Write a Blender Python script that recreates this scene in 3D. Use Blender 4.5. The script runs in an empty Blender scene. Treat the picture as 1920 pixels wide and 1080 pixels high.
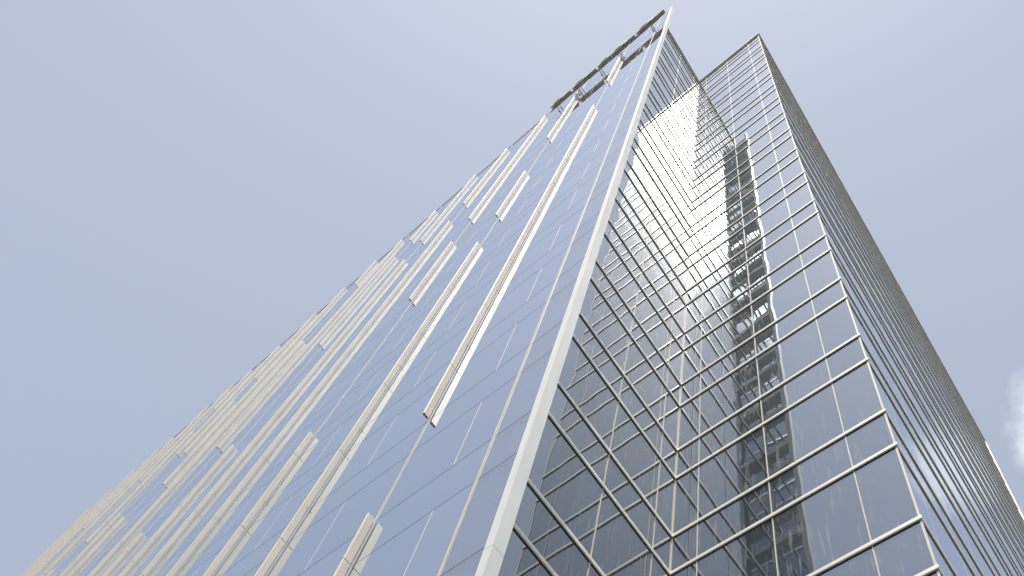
import bpy, bmesh, math, random
from mathutils import Matrix, Vector
random.seed(7)
S = bpy.context.scene
COL = S.collection

# ---------------------------------------------------------------- camera
cam = bpy.data.objects.new('camera', bpy.data.cameras.new('camera'))
COL.objects.link(cam)
F = 2023.2 / 1920
cam.data.sensor_width = 36.0
cam.data.lens = 36.0 * F
cam.data.shift_x = 0.0
cam.data.shift_y = 806.0 / 1920
cam.data.clip_start = 0.05
cam.data.clip_end = 6000
right = Vector((0.77666193, 0.61315155, 0.14436556))
down = Vector((-0.42339027, 0.67782051, -0.60108239))
fwd = Vector((-0.46640854, 0.40571484, 0.78603979))
cam.matrix_world = Matrix(((right.x, -down.x, -fwd.x, 0), (right.y, -down.y, -fwd.y, 0), (right.z, -down.z, -fwd.z, 0), (0, 0, 0, 1)))
S.camera = cam

# ---------------------------------------------------------------- light
SUN_AZ, SUN_EL = 151.2, 77.6           # azimuth clockwise from +Y
az, el = math.radians(SUN_AZ), math.radians(SUN_EL)
sun_dir = Vector((math.sin(az) * math.cos(el), math.cos(az) * math.cos(el), math.sin(el)))
sun = bpy.data.objects.new('sun', bpy.data.lights.new('sun', 'SUN'))
COL.objects.link(sun)
sun.data.energy = 5.0
sun.data.angle = math.radians(0.53)
sun.data.color = (1.0, 0.92, 0.80)
sun.rotation_euler = (-sun_dir).to_track_quat('-Z', 'Y').to_euler()

world = bpy.data.worlds.new('World'); S.world = world
world.use_nodes = True
wt = world.node_tree; wt.nodes.clear()
def wn(t, **kw):
    n = wt.nodes.new(t)
    for k, v in kw.items(): setattr(n, k, v)
    return n
sky = wn('ShaderNodeTexSky', sky_type='NISHITA', sun_disc=False, sun_elevation=el, sun_rotation=az,
         altitude=50, air_density=1.0, dust_density=0.6, ozone_density=1.0)
hsv = wn('ShaderNodeHueSaturation'); hsv.inputs['Saturation'].default_value = 0.58; hsv.inputs['Hue'].default_value = 0.490
wt.links.new(sky.outputs[0], hsv.inputs['Color'])
veil = wn('ShaderNodeMixRGB'); veil.inputs[0].default_value = 0.40; veil.inputs[2].default_value = (2.60, 2.82, 3.42, 1)   # thin even high haze
wt.links.new(hsv.outputs[0], veil.inputs[1])
tc = wn('ShaderNodeTexCoord')
nrm = wn('ShaderNodeVectorMath', operation='NORMALIZE'); wt.links.new(tc.outputs['Generated'], nrm.inputs[0])
noi = wn('ShaderNodeTexNoise'); noi.inputs['Scale'].default_value = 13.0; noi.inputs['Detail'].default_value = 7.0; noi.inputs['Roughness'].default_value = 0.6
wt.links.new(nrm.outputs[0], noi.inputs['Vector'])
def cloud(cx, cy, cz, r, amp):
    d = wn('ShaderNodeVectorMath', operation='DISTANCE'); wt.links.new(nrm.outputs[0], d.inputs[0])
    v = Vector((cx, cy, cz)).normalized(); d.inputs[1].default_value = v
    m = wn('ShaderNodeMapRange', interpolation_type='SMOOTHSTEP')
    m.inputs['From Min'].default_value = r; m.inputs['From Max'].default_value = r * 0.1
    m.inputs['To Min'].default_value = 0; m.inputs['To Max'].default_value = amp
    wt.links.new(d.outputs['Value'], m.inputs['Value']); return m.outputs[0]
c1 = cloud(0.035, 0.450, 0.892, 0.080, 0.52)
c2 = cloud(0.20, 0.55, 0.80, 0.30, 0.28)
add = wn('ShaderNodeMath', operation='ADD'); wt.links.new(c1, add.inputs[0]); wt.links.new(c2, add.inputs[1])
sm = wn('ShaderNodeMath', operation='ADD'); wt.links.new(add.outputs[0], sm.inputs[0]); wt.links.new(noi.outputs['Fac'], sm.inputs[1])
cm = wn('ShaderNodeMapRange', interpolation_type='SMOOTHSTEP'); wt.links.new(sm.outputs[0], cm.inputs['Value'])
cm.inputs['From Min'].default_value = 0.78; cm.inputs['From Max'].default_value = 1.12; cm.inputs['To Max'].default_value = 0.6
mix = wn('ShaderNodeMixRGB'); wt.links.new(cm.outputs[0], mix.inputs[0]); wt.links.new(veil.outputs[0], mix.inputs[1])
mix.inputs[2].default_value = (7.0, 7.0, 7.2, 1)
bg = wn('ShaderNodeBackground'); bg.inputs['Strength'].default_value = 0.12
wt.links.new(mix.outputs[0], bg.inputs[0])
wo = wn('ShaderNodeOutputWorld'); wt.links.new(bg.outputs[0], wo.inputs[0])

S.view_settings.view_transform = 'Standard'
S.view_settings.look = 'None'
S.view_settings.gamma = 1.0
S.view_settings.exposure = 0.63
S.render.engine = 'CYCLES'
S.cycles.max_bounces = 10
S.cycles.glossy_bounces = 8
S.cycles.transparent_max_bounces = 8
S.cycles.caustics_reflective = True
S.cycles.caustics_refractive = False
S.cycles.sample_clamp_indirect = 14.0
S.cycles.use_denoising = True
S.cycles.blur_glossy = 1.0

# ---------------------------------------------------------------- materials
def mat(name):
    m = bpy.data.materials.new(name); m.use_nodes = True
    nt = m.node_tree; nt.nodes.clear()
    out = nt.nodes.new('ShaderNodeOutputMaterial')
    return m, nt, out
def glass_mat(name, tint, base, r0, wob, see_through=0.0, haze_w=0.03, haze_r=0.26, streak=0.12):
    m, nt, out = mat(name)
    N = nt.nodes.new; L = nt.links.new
    geo = N('ShaderNodeNewGeometry'); tco = N('ShaderNodeTexCoord')
    at = N('ShaderNodeAttribute'); at.attribute_name = 'pane'
    w4 = N('ShaderNodeMath'); w4.operation = 'MULTIPLY'; w4.inputs[1].default_value = 57.0; L(at.outputs['Fac'], w4.inputs[0])
    n1 = N('ShaderNodeTexNoise'); n1.noise_dimensions = '4D'; n1.inputs['Scale'].default_value = 0.42; n1.inputs['Detail'].default_value = 1.0
    L(tco.outputs['Object'], n1.inputs['Vector']); L(w4.outputs[0], n1.inputs['W'])
    bmp = N('ShaderNodeBump'); bmp.inputs['Strength'].default_value = 1.0; bmp.inputs['Distance'].default_value = wob
    L(n1.outputs['Fac'], bmp.inputs['Height'])
    # rain streaks and dust: thin vertical marks, a little diffuse
    mp = N('ShaderNodeMapping'); mp.inputs['Scale'].default_value = (9.0, 9.0, 0.55); L(tco.outputs['Object'], mp.inputs['Vector'])
    n2 = N('ShaderNodeTexNoise'); n2.inputs['Scale'].default_value = 2.2; n2.inputs['Detail'].default_value = 4.0; L(mp.outputs[0], n2.inputs['Vector'])
    r2 = N('ShaderNodeMapRange'); r2.inputs['From Min'].default_value = 0.57; r2.inputs['From Max'].default_value = 0.74; r2.inputs['To Max'].default_value = streak
    L(n2.outputs['Fac'], r2.inputs['Value'])
    n3 = N('ShaderNodeTexNoise'); n3.inputs['Scale'].default_value = 0.35; n3.inputs['Detail'].default_value = 5.0; L(tco.outputs['Object'], n3.inputs['Vector'])
    r3 = N('ShaderNodeMapRange'); r3.inputs['From Min'].default_value = 0.35; r3.inputs['From Max'].default_value = 0.7; r3.inputs['To Min'].default_value = 0.004; r3.inputs['To Max'].default_value = 0.02
    L(n3.outputs['Fac'], r3.inputs['Value'])
    dsum = N('ShaderNodeMath'); dsum.operation = 'ADD'; L(r2.outputs[0], dsum.inputs[0]); L(r3.outputs[0], dsum.inputs[1])
    dust = N('ShaderNodeBsdfDiffuse'); dust.inputs['Color'].default_value = (0.55, 0.54, 0.52, 1)
    body = N('ShaderNodeBsdfDiffuse'); body.inputs['Color'].default_value = (*base, 1)
    sharp = N('ShaderNodeBsdfGlossy'); sharp.inputs['Roughness'].default_value = 0.0; sharp.inputs['Color'].default_value = (*tint, 1)
    wide = N('ShaderNodeBsdfGlossy'); wide.inputs['Roughness'].default_value = haze_r; wide.inputs['Color'].default_value = (1, 1, 1, 1)
    L(bmp.outputs[0], sharp.inputs['Normal'])
    gm = N('ShaderNodeMixShader'); gm.inputs[0].default_value = haze_w; L(sharp.outputs[0], gm.inputs[1]); L(wide.outputs[0], gm.inputs[2])
    under = body
    if see_through:
        tr = N('ShaderNodeBsdfTransparent'); tr.inputs['Color'].default_value = (0.56, 0.60, 0.61, 1)
        um = N('ShaderNodeMixShader'); um.inputs[0].default_value = see_through
        L(body.outputs[0], um.inputs[1]); L(tr.outputs[0], um.inputs[2]); under = um
    lw = N('ShaderNodeLayerWeight'); lw.inputs['Blend'].default_value = 0.5
    # Schlick from the facing term
    p5 = N('ShaderNodeMath'); p5.operation = 'POWER'; p5.inputs[1].default_value = 4.0; L(lw.outputs['Facing'], p5.inputs[0])
    fr = N('ShaderNodeMapRange'); pv = N('ShaderNodeMapRange'); pv.inputs['To Min'].default_value = r0 - 0.025; pv.inputs['To Max'].default_value = r0 + 0.025; L(at.outputs['Fac'], pv.inputs['Value']); L(pv.outputs[0], fr.inputs['To Min']); fr.inputs['To Max'].default_value = 0.97; L(p5.outputs[0], fr.inputs['Value'])
    m1 = N('ShaderNodeMixShader'); L(fr.outputs[0], m1.inputs[0]); L(under.outputs[0], m1.inputs[1]); L(gm.outputs[0], m1.inputs[2])
    m2 = N('ShaderNodeMixShader'); L(dsum.outputs[0], m2.inputs[0]); L(m1.outputs[0], m2.inputs[1]); L(dust.outputs[0], m2.inputs[2])
    L(m2.outputs[0], out.inputs[0])
    return m
def metal_mat(name, col, metallic, rough, var=0.12, streak=False, scale=1.5, spec=0.5):
    m, nt, out = mat(name)
    N = nt.nodes.new; L = nt.links.new
    b = N('ShaderNodeBsdfPrincipled'); L(b.outputs[0], out.inputs[0])
    b.inputs['Metallic'].default_value = metallic; b.inputs['Roughness'].default_value = rough; b.inputs['Specular IOR Level'].default_value = spec
    tco = N('ShaderNodeTexCoord'); mp = N('ShaderNodeMapping'); L(tco.outputs['Object'], mp.inputs['Vector'])
    mp.inputs['Scale'].default_value = (6, 6, 0.4) if streak else (1, 1, 1)
    n = N('ShaderNodeTexNoise'); n.inputs['Scale'].default_value = scale; n.inputs['Detail'].default_value = 6; L(mp.outputs[0], n.inputs['Vector'])
    r = N('ShaderNodeMapRange'); r.inputs['From Min'].default_value = 0.3; r.inputs['From Max'].default_value = 0.7; L(n.outputs['Fac'], r.inputs['Value'])
    mx = N('ShaderNodeMixRGB'); L(r.outputs[0], mx.inputs[0])
    mx.inputs[1].default_value = (*[c * (1 - var) for c in col], 1); mx.inputs[2].default_value = (*[min(1, c * (1 + var * 0.6)) for c in col], 1)
    L(mx.outputs[0], b.inputs['Base Color'])
    return m
M_gA = glass_mat('glass_fin_front', (0.87, 0.92, 1.0), (0.03, 0.045, 0.07), 0.62, 0.0018)
M_gW = glass_mat('glass_wing', (0.86, 0.90, 0.96), (0.05, 0.06, 0.07), 0.50, 0.003, see_through=0.9)
M_gB = glass_mat('glass_corner', (0.88, 0.915, 0.935), (0.018, 0.022, 0.024), 0.37, 0.0115, haze_w=0.06, haze_r=0.28, streak=0.36)
M_gC = glass_mat('glass_return', (0.85, 0.92, 1.0), (0.018, 0.024, 0.032), 0.39, 0.0115, haze_w=0.06, haze_r=0.28, streak=0.36)
M_fin = metal_mat('fin_paint', (0.76, 0.70, 0.59), 0.0, 0.60, 0.10, True, spec=0.22)
M_cap = metal_mat('transom_anodised', (0.88, 0.84, 0.75), 0.0, 0.40, 0.08)
M_trim = metal_mat('silver_trim', (0.86, 0.85, 0.81), 0.10, 0.50, 0.06, True, spec=0.4)
M_mul = metal_mat('mullion_paint', (0.72, 0.67, 0.60), 0.0, 0.65, 0.08, spec=0.15)
M_dark = metal_mat('bar_shade_and_socket', (0.022, 0.02, 0.019), 0.0, 0.6)  # dark colour that paints shade under the bars; also the fin sockets
M_joint = metal_mat('silicone_joint', (0.075, 0.078, 0.085), 0.0, 0.6)
M_core = metal_mat('core_concrete', (0.05, 0.05, 0.055), 0.0, 0.9)
M_roof = metal_mat('roof_membrane', (0.35, 0.34, 0.32), 0.0, 0.8)
M_letter = metal_mat('sign_return', (0.50, 0.45, 0.35), 0.1, 0.45, 0.25, scale=3.0)
M_face = metal_mat('sign_face', (0.72, 0.80, 0.70), 0.0, 0.3, 0.05)
M_steel = metal_mat('sign_bracket_steel', (0.55, 0.55, 0.54), 0.8, 0.3)
M_conc = metal_mat('pavement', (0.045, 0.044, 0.043), 0.0, 0.85, 0.15, False, 0.6)
M_asph = metal_mat('asphalt', (0.05, 0.05, 0.052), 0.0, 0.9, 0.2, False, 0.8)

# ---------------------------------------------------------------- mesh helpers
class MB:
    def __init__(s): s.v = []; s.f = []; s.mi = []; s.pa = []
    def box(s, x0, x1, y0, y1, z0, z1, mi=0, pane=0.0):
        b = len(s.v)
        s.v += [(x0, y0, z0), (x1, y0, z0), (x1, y1, z0), (x0, y1, z0), (x0, y0, z1), (x1, y0, z1), (x1, y1, z1), (x0, y1, z1)]
        for q in ((0, 3, 2, 1), (4, 5, 6, 7), (0, 1, 5, 4), (1, 2, 6, 5), (2, 3, 7, 6), (3, 0, 4, 7)):
            s.f.append(tuple(b + i for i in q)); s.mi.append(mi); s.pa.append(pane)
    def prism(s, prof, axis, a, b_, mi=0):
        # prof: closed polygon of 2D points in the plane across the axis ('x' -> (y,z), 'y' -> (x,z), 'z' -> (x,y))
        b = len(s.v); n = len(prof)
        def P(p, t): return (t, p[0], p[1]) if axis == 'x' else ((p[0], t, p[1]) if axis == 'y' else (p[0], p[1], t))
        s.v += [P(p, a) for p in prof] + [P(p, b_) for p in prof]
        s.f.append(tuple(b + i for i in range(n))); s.f.append(tuple(b + n + i for i in reversed(range(n)))); s.mi += [mi, mi]; s.pa += [0, 0]
        for i in range(n):
            j = (i + 1) % n
            s.f.append((b + i, b + n + i, b + n + j, b + j)); s.mi.append(mi); s.pa.append(0)
    def tube(s, p, q, r, n=10, mi=0):
        p = Vector(p); q = Vector(q); d = (q - p).normalized()
        u = d.orthogonal().normalized(); w = d.cross(u); b = len(s.v)
        for c in (p, q):
            for i in range(n):
                a = 2 * math.pi * i / n; s.v.append(tuple(c + r * (u * math.cos(a) + w * math.sin(a))))
        s.f.append(tuple(b + i for i in reversed(range(n)))); s.f.append(tuple(b + n + i for i in range(n))); s.mi += [mi, mi]; s.pa += [0, 0]
        for i in range(n):
            j = (i + 1) % n
            s.f.append((b + i, b + j, b + n + j, b + n + i)); s.mi.append(mi); s.pa.append(0)
    def build(s, name, mats, parent=None, fix=True):
        me = bpy.data.meshes.new(name); me.from_pydata(s.v, [], s.f); me.validate()
        mats = mats if isinstance(mats, (list, tuple)) else [mats]
        for m in mats: me.materials.append(m)
        for p, i in zip(me.polygons, s.mi): p.material_index = i
        a = me.attributes.new('pane', 'FLOAT', 'FACE')
        for i, v in enumerate(s.pa): a.data[i].value = v
        if fix:
            bm = bmesh.new(); bm.from_mesh(me); bmesh.ops.recalc_face_normals(bm, faces=bm.faces); bm.to_mesh(me); bm.free()
        o = bpy.data.objects.new(name, me); COL.objects.link(o); o.parent = parent
        return o
def thing(name, loc, label, cat, group=None):
    o = bpy.data.objects.new(name, None); COL.objects.link(o); o.location = loc
    o['label'] = label; o['category'] = cat
    if group: o['group'] = group
    return o
def rel(o, root):       # the meshes are written in world metres: keep them there under their root
    o.matrix_parent_inverse = Matrix.Translation(-Vector(root.location))
    return o

# ---------------------------------------------------------------- measures
H = 4.2
GZ = -1.6                      # the ground
ROOF = 84.45
YA = 3.53                      # glass of the long finned front
XB, YC, XD = -6.005, 8.209, -1.507
XEND, YEND = -72.0, 42.0
XM1, XW = -5.945, -5.20        # last mullion of the front, tip of its glass wing
FIN0, FSP = -8.42, 3.335
LOW = [13.75 + H * k for k in range(-3, 17)]          # lower transom of each storey
UP = [15.25 + H * k for k in range(-3, 17)]
CAPH, CAPD = 0.12, 0.032
lines = sorted(LOW + UP)

T = thing('office_tower', (-36, 20, GZ), 'tall mirrored glass office tower with cream vertical fins and a stepped corner', 'office tower')
def part(mb, name, mats): return rel(mb.build(name, mats, T), T)

# solid body behind the glass
b = MB()
b.box(XEND + .06, XB - .06, YA + .06, YEND - .06, GZ, ROOF - .6)
b.box(XB - .06, XD - .06, YC + .06, YEND - .06, GZ, ROOF - .6)
part(b, 'structural_core', M_core)
b = MB()
b.box(XEND + .05, XB - .05, YA + .05, YEND - .05, ROOF - .55, ROOF - .40)
b.box(XB - .05, XD - .05, YC + .05, YEND - .05, ROOF - .55, ROOF - .40)
part(b, 'roof', M_roof)
b = MB()                                   # coping along the roof edge
b.box(XEND, XM1, YA - .03, YA + .25, ROOF - .05, ROOF + .03)
b.box(XB - .25, XB + .10, YA + .252, YC - .002, ROOF - .10, ROOF + .02)
b.box(XB - .25, XD + .10, YC - .10, YC + .25, ROOF - .102, ROOF + .018)
b.box(XD - .25, XD + .102, YC + .252, YEND, ROOF - .10, ROOF + .02)
part(b, 'roof_coping', M_cap)

# ---------------------------------------------------------------- glass panes
panes = []      # (distance-ish key, face, box)
def zbands(offset):
    zs = [GZ] + [z + offset for z in lines if z + offset < ROOF - 1.0] + [ROOF - 0.05]
    return list(zip(zs[:-1], zs[1:]))
G = 0.008
def tall(z0, z1): return z1 - z0 > 2.0
offA = -0.10
nf = int((FIN0 - XEND) / FSP) + 1
finx = [FIN0 - FSP * k for k in range(nf)]
edgesA = [XM1] + finx + [XEND]
for z0, z1 in zbands(offA):
    for a, c in zip(edgesA[:-1], edgesA[1:]):
        if tall(z0, z1) and a - c > 1.5:
            m = (a + c) / 2 if a != XM1 else -6.765
            spans = [(a, m), (m, c)]
        else: spans = [(a, c)]
        for p, q in spans:
            panes.append(('A', q + G, p - G, YA, YA + .03, z0 + G, z1 - G))
    panes.append(('W', XM1 + G, XW, YA, YA + .03, z0 + G, z1 - G))
ysB = [YA + .04, 6.05, 7.62, YC - .001]
xsC = [XB + .001, -5.41, -3.845, -2.28, XD]
ysD = [YC + .04] + [YC + .05 + 1.565 * (i + .45) for i in range(21)] + [YEND]
for z0, z1 in zbands(0.0):
    for p, q in zip(ysB[:-1], ysB[1:]): panes.append(('B', XB - .03, XB, p + G, q - G, z0 + G, z1 - G))
    for p, q in zip(xsC[:-1], xsC[1:]): panes.append(('C', p + G, q - G, YC, YC + .03, z0 + G, z1 - G))
    for p, q in zip(ysD[:-1], ysD[1:]): panes.append(('D', XD - .03, XD, p + G, q - G, z0 + G, z1 - G))
camf = fwd
def px(P):
    P = Vector(P); w = P.dot(fwd)
    if w < .1: return None
    return (960 + 2023.2 * P.dot(right) / w, 1346 + 2023.2 * P.dot(down) / w)
def area(p):
    f, x0, x1, y0, y1, z0, z1 = p
    if f in 'AWC': q = [(x0, y0, z0), (x1, y0, z0), (x1, y0, z1), (x0, y0, z1)]
    else: q = [(x1, y0, z0), (x1, y1, z0), (x1, y1, z1), (x1, y0, z1)]
    u = [px(c) for c in q]
    if None in u: return 0
    if not any(-40 < a < 1960 and -40 < c < 1120 for a, c in u): return 0
    return abs(sum(u[i][0] * u[(i + 1) % 4][1] - u[(i + 1) % 4][0] * u[i][1] for i in range(4))) / 2
panes.sort(key=area, reverse=True)
gmat = {'A': M_gA, 'W': M_gW, 'B': M_gB, 'C': M_gC, 'D': M_gC}
NP = 100
for p in panes[:NP]:
    mb = MB(); mb.box(*p[1:], pane=random.random()); part(mb, 'glass_pane', gmat[p[0]])
mb = MB()
order = ['A', 'W', 'B', 'C', 'D']
for p in panes[NP:]: mb.box(*p[1:], mi=order.index(p[0]), pane=random.random())
o = part(mb, 'glass_pane', [gmat[k] for k in order]); o['kind'] = 'stuff'

# ---------------------------------------------------------------- transoms on the stepped corner: one bent bar per line
def cap(y0, d, z):      # rounded profile: wall coordinate y0 outwards by d
    h = CAPH / 2; e = .014
    return [(y0, z - h), (y0 + d - (e if d > 0 else -e), z - h), (y0 + d, z - h + e), (y0 + d, z + h - e), (y0 + d - (e if d > 0 else -e), z + h), (y0, z + h)]
bars = []
for z in lines:
    if z > ROOF - 1: continue
    gz0, gz1 = z - CAPH / 2 - .034, z - CAPH / 2 - .0015       # dark strip under each bar, underside shade put into its colour
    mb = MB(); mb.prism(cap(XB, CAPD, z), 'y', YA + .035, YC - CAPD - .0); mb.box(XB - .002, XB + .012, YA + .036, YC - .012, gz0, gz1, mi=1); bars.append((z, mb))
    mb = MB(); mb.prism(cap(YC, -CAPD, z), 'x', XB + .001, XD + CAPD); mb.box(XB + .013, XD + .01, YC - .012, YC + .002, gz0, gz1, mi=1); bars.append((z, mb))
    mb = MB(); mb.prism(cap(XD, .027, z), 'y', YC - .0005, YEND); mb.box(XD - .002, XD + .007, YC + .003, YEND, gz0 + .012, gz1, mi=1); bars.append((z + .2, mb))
bars.sort(key=lambda t: abs(t[0] - 10) if t[0] > 7 else 200 - t[0])
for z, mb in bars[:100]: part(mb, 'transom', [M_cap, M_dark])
rest = MB()
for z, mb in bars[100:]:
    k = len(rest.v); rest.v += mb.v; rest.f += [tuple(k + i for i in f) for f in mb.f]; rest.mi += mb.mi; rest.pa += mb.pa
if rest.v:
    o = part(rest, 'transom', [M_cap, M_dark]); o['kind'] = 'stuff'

# ---------------------------------------------------------------- mullions
mw = .010
for x in xsC[1:-1]:
    mb = MB(); mb.box(x - mw, x + mw, YC - .010, YC + .01, GZ, ROOF - .11); part(mb, 'mullion', M_mul)
for y in ysB[1:-1]:
    mb = MB(); mb.box(XB - .01, XB + .010, y - mw, y + mw, GZ, ROOF - .11); part(mb, 'mullion', M_mul)
for y in ysD[1:6]:
    mb = MB(); mb.box(XD - .01, XD + .0012, y - mw * .6, y + mw * .6, GZ, ROOF - .11); part(mb, 'mullion', M_mul)
for x in [XM1] + finx:
    w = .020 if x == XM1 else .016
    mb = MB(); mb.box(x - w, x + w, YA - .014, YA + .01, GZ, ROOF - .06); part(mb, 'mullion', M_mul)
shorts = []
# short mullions that split only the tall panes of the finned front
for i, (a, c) in enumerate(zip(edgesA[:-1], edgesA[1:])):
    if a - c < 1.5: continue
    m = (a + c) / 2 if a != XM1 else -6.765
    for z0, z1 in zbands(offA):
        if tall(z0, z1): mb = MB(); mb.box(m - .012, m + .012, YA - .002, YA + .01, z0 + .02, z1 - .02); shorts.append((m, z0, mb))
shorts.sort(key=lambda t: area(('A', t[0] - .2, t[0] + .2, YA, YA, t[1], t[1] + 2.7)), reverse=True)
for m, z0, mb in shorts[:100]: part(mb, 'short_mullion', M_mul)
rest = MB()
for m, z0, mb in shorts[100:]:
    k = len(rest.v); rest.v += mb.v; rest.f += [tuple(k + i for i in f) for f in mb.f]; rest.mi += mb.mi; rest.pa += mb.pa
o = part(rest, 'short_mullion', M_mul); o['kind'] = 'stuff'
# dark joints along the storeys of the finned front
mb = MB()
for z in lines:
    if z < ROOF - 1: mb.box(XEND, XW, YA - .0015, YA + .028, z + offA - .006, z + offA + .006)
part(mb, 'storey_joint', M_joint)

# corner trims
mb = MB()                                       # pale angle on the outer corner
mb.box(XD - .022, XD + .012, YC - .012, YC - .0005, GZ, ROOF - .12)
mb.box(XD + .0005, XD + .012, YC, YC + .02, GZ, ROOF - .12)
part(mb, 'corner_trim', M_mul)
mb = MB(); mb.box(XB + .0005, XB + .022, YC - .022, YC - .0005, GZ, ROOF - .12); part(mb, 'corner_trim', M_mul)
mb = MB(); mb.box(XD - .1, XD + .085, YEND - .002, YEND + .5, GZ, ROOF); part(mb, 'corner_trim', M_trim)
zj = 10.8
segs = []
z = zj - H * 3
while z < ROOF:
    segs.append((z, min(z + H * 3, ROOF + .05))); z += H * 3
for z0, z1 in segs:
    mb = MB()
    mb.prism([(XW, YA - .02), (XW + .14, YA - .02), (XW + .14, YA + .18), (XW, YA + .18)], 'z', z0 + .012, z1)
    part(mb, 'wing_edge_cover', M_trim)
# horizontal beams that stiffen the glass wing from behind
for z in lines:
    if z < ROOF - 1:
        mb = MB(); zc = z + offA
        mb.box(XB + CAPD + .03, XW - .004, YA + .034, YA + .20, zc - .17, zc + .13); part(mb, 'wing_beam', M_cap)
mb = MB(); mb.box(XB + .003, XB + .06, YA + .036, YA + .09, GZ, ROOF - .13); part(mb, 'wing_post', M_trim)

# ---------------------------------------------------------------- fins
NB = -5
runs = {0: [(NB, 0), (1, 10), (12, 15)], 1: [(NB, 6), (7, 9), (11, 15)], 2: [(NB, 3), (6, 8), (9, 16)], 3: [(NB, 11), (12, 16)],
        4: [(NB, 11), (12, 17)], 5: [(NB, 6), (9, 13), (14, 16)], 6: [(NB, 5), (7, 16)], 7: [(NB, 12), (15, 17)], 8: [(8, 17)],
        9: [(NB, 8), (10, 12), (13, 17)], 10: [(NB, 9), (11, 16)], 11: [(NB, 4), (9, 13), (14, 16)], 12: [(NB, 9), (12, 17)],
        13: [(NB, 17)], 14: [(NB, 3), (12, 16)], 15: [(NB, 17)], 16: [(NB, 5), (8, 17)], 17: [(NB, 17)], 18: [(NB, 17)]}
FD, FT = .176, .026
for k, x in enumerate(finx):
    for a, c in runs.get(k, []):
        za = max(GZ + .5, 15.15 + H * a); zc = min(15.15 + H * c, ROOF - .1)
        mb = MB(); clips = []
        y0, y1 = YA - FD, YA - .040
        z = za
        cuts = [za] + [zz + offA for zz in LOW if za + .3 < zz + offA < zc - .3] + [zc]
        for i, (u, w) in enumerate(zip(cuts[:-1], cuts[1:])):
            mb.prism([(x - FT, y0 + .01), (x - FT + .01, y0), (x + FT - .01, y0), (x + FT, y0 + .01), (x + FT, y1), (x - FT, y1)], 'z', u + (.012 if i else 0), w - .012)
            # dark sockets in the open lower end, two per end
            for yy in (y0 + .035, y1 - .045):
                mb.box(x - FT * .55, x + FT * .55, yy - .014, yy + .014, u - .004 + (.012 if i else 0), u + .02, mi=1)
        f = part(mb, 'fin', [M_fin, M_dark])
        if k <= 6:
            mb = MB()
            for zz in UP:
                q = zz + offA
                if za + .5 < q < zc - .5:
                    mb.box(x - FT - .006, x + FT + .006, y1 - .04, y1 - .004, q - .009, q + .009)
            if mb.v:
                c_ = mb.build('bracket', M_trim, f)

# ---------------------------------------------------------------- rooftop sign in front of the finned glass
G_ = thing('rooftop_sign', (-9.4, 3.1, 77.4), 'row of raised sign letters on brackets along the very top of the finned glass front', 'sign')
def sg(mb, name, mats): return rel(mb.build(name, mats, G_), G_)
SZ, SY0, SY1 = 77.45, 3.02, 3.19
def letter(x0, w, h, kind):
    mb = MB(); n = 20; t = .20
    def strip(outer, inner):
        m = len(outer)
        for i in range(m):
            j = (i + 1) % m
            prof = [outer[i], outer[j], inner[j], inner[i]]
            mb.prism(prof, 'y', SY0, SY1, 0)
            mb.prism(prof, 'y', SY0 - .012, SY0 - .0005, 1)
    cx = x0 + w / 2
    if kind == 'o':
        o = [(cx + w / 2 * math.cos(2 * math.pi * i / n), SZ + h / 2 + h / 2 * math.sin(2 * math.pi * i / n)) for i in range(n)]
        q = [(cx + (w / 2 - t) * math.cos(2 * math.pi * i / n), SZ + h / 2 + (h / 2 - t) * math.sin(2 * math.pi * i / n)) for i in range(n)]
        strip(o, q)
    elif kind == 'n':
        for (a, b_, c_, d_) in ((x0, x0 + t, SZ, SZ + h), (x0 + w - t, x0 + w, SZ, SZ + h), (x0 + t + .001, x0 + w - t - .001, SZ + h - t, SZ + h)):
            mb.box(a, b_, SY0, SY1, c_, d_); mb.box(a, b_, SY0 - .012, SY0 - .0005, c_, d_, mi=1)
    else:
        for (a, b_, c_, d_) in ((x0, x0 + t, SZ + t + .001, SZ + h), (x0, x0 + w, SZ, SZ + t)):
            mb.box(a, b_, SY0, SY1, c_, d_); mb.box(a, b_, SY0 - .012, SY0 - .0005, c_, d_, mi=1)
    return sg(mb, 'sign_letter', [M_letter, M_face])
x = -5.12
for kind, w in (('l', .95), ('o', 1.1), ('l', .8), ('o', 1.0), ('o', 1.0), ('l', .85), ('o', 1.05), ('l', .7), ('o', .95)):
    letter(x - w, w, 1.9, kind); x -= w + .03
mb = MB(); mb.box(x + .1, -5.15, SY1 + .002, SY1 + .05, SZ + .02, SZ + .10); mb.box(x + .1, -5.15, SY1 + .002, SY1 + .05, SZ + 1.2, SZ + 1.28)
sg(mb, 'rail', M_letter)
for bx in (-6.2, -8.6, -10.0, -11.6, -13.3):
    mb = MB()
    for zz in (SZ + .06, SZ + 1.24):
        mb.tube((bx, SY1 + .05, zz), (bx, YA - .002, zz), .025)
        mb.box(bx - .06, bx + .06, YA - .03, YA - .006, zz - .09, zz + .09)
    sg(mb, 'bracket', M_steel)

# ---------------------------------------------------------------- ground
mb = MB(); mb.box(-900, 900, -900, 900, GZ - .5, GZ); g = mb.build('ground', M_conc); g['kind'] = 'structure'
mb = MB(); mb.box(-900, 900, -9.5, -3.0, GZ + .004, GZ + .008); g = mb.build('road', M_asph); g['kind'] = 'structure'
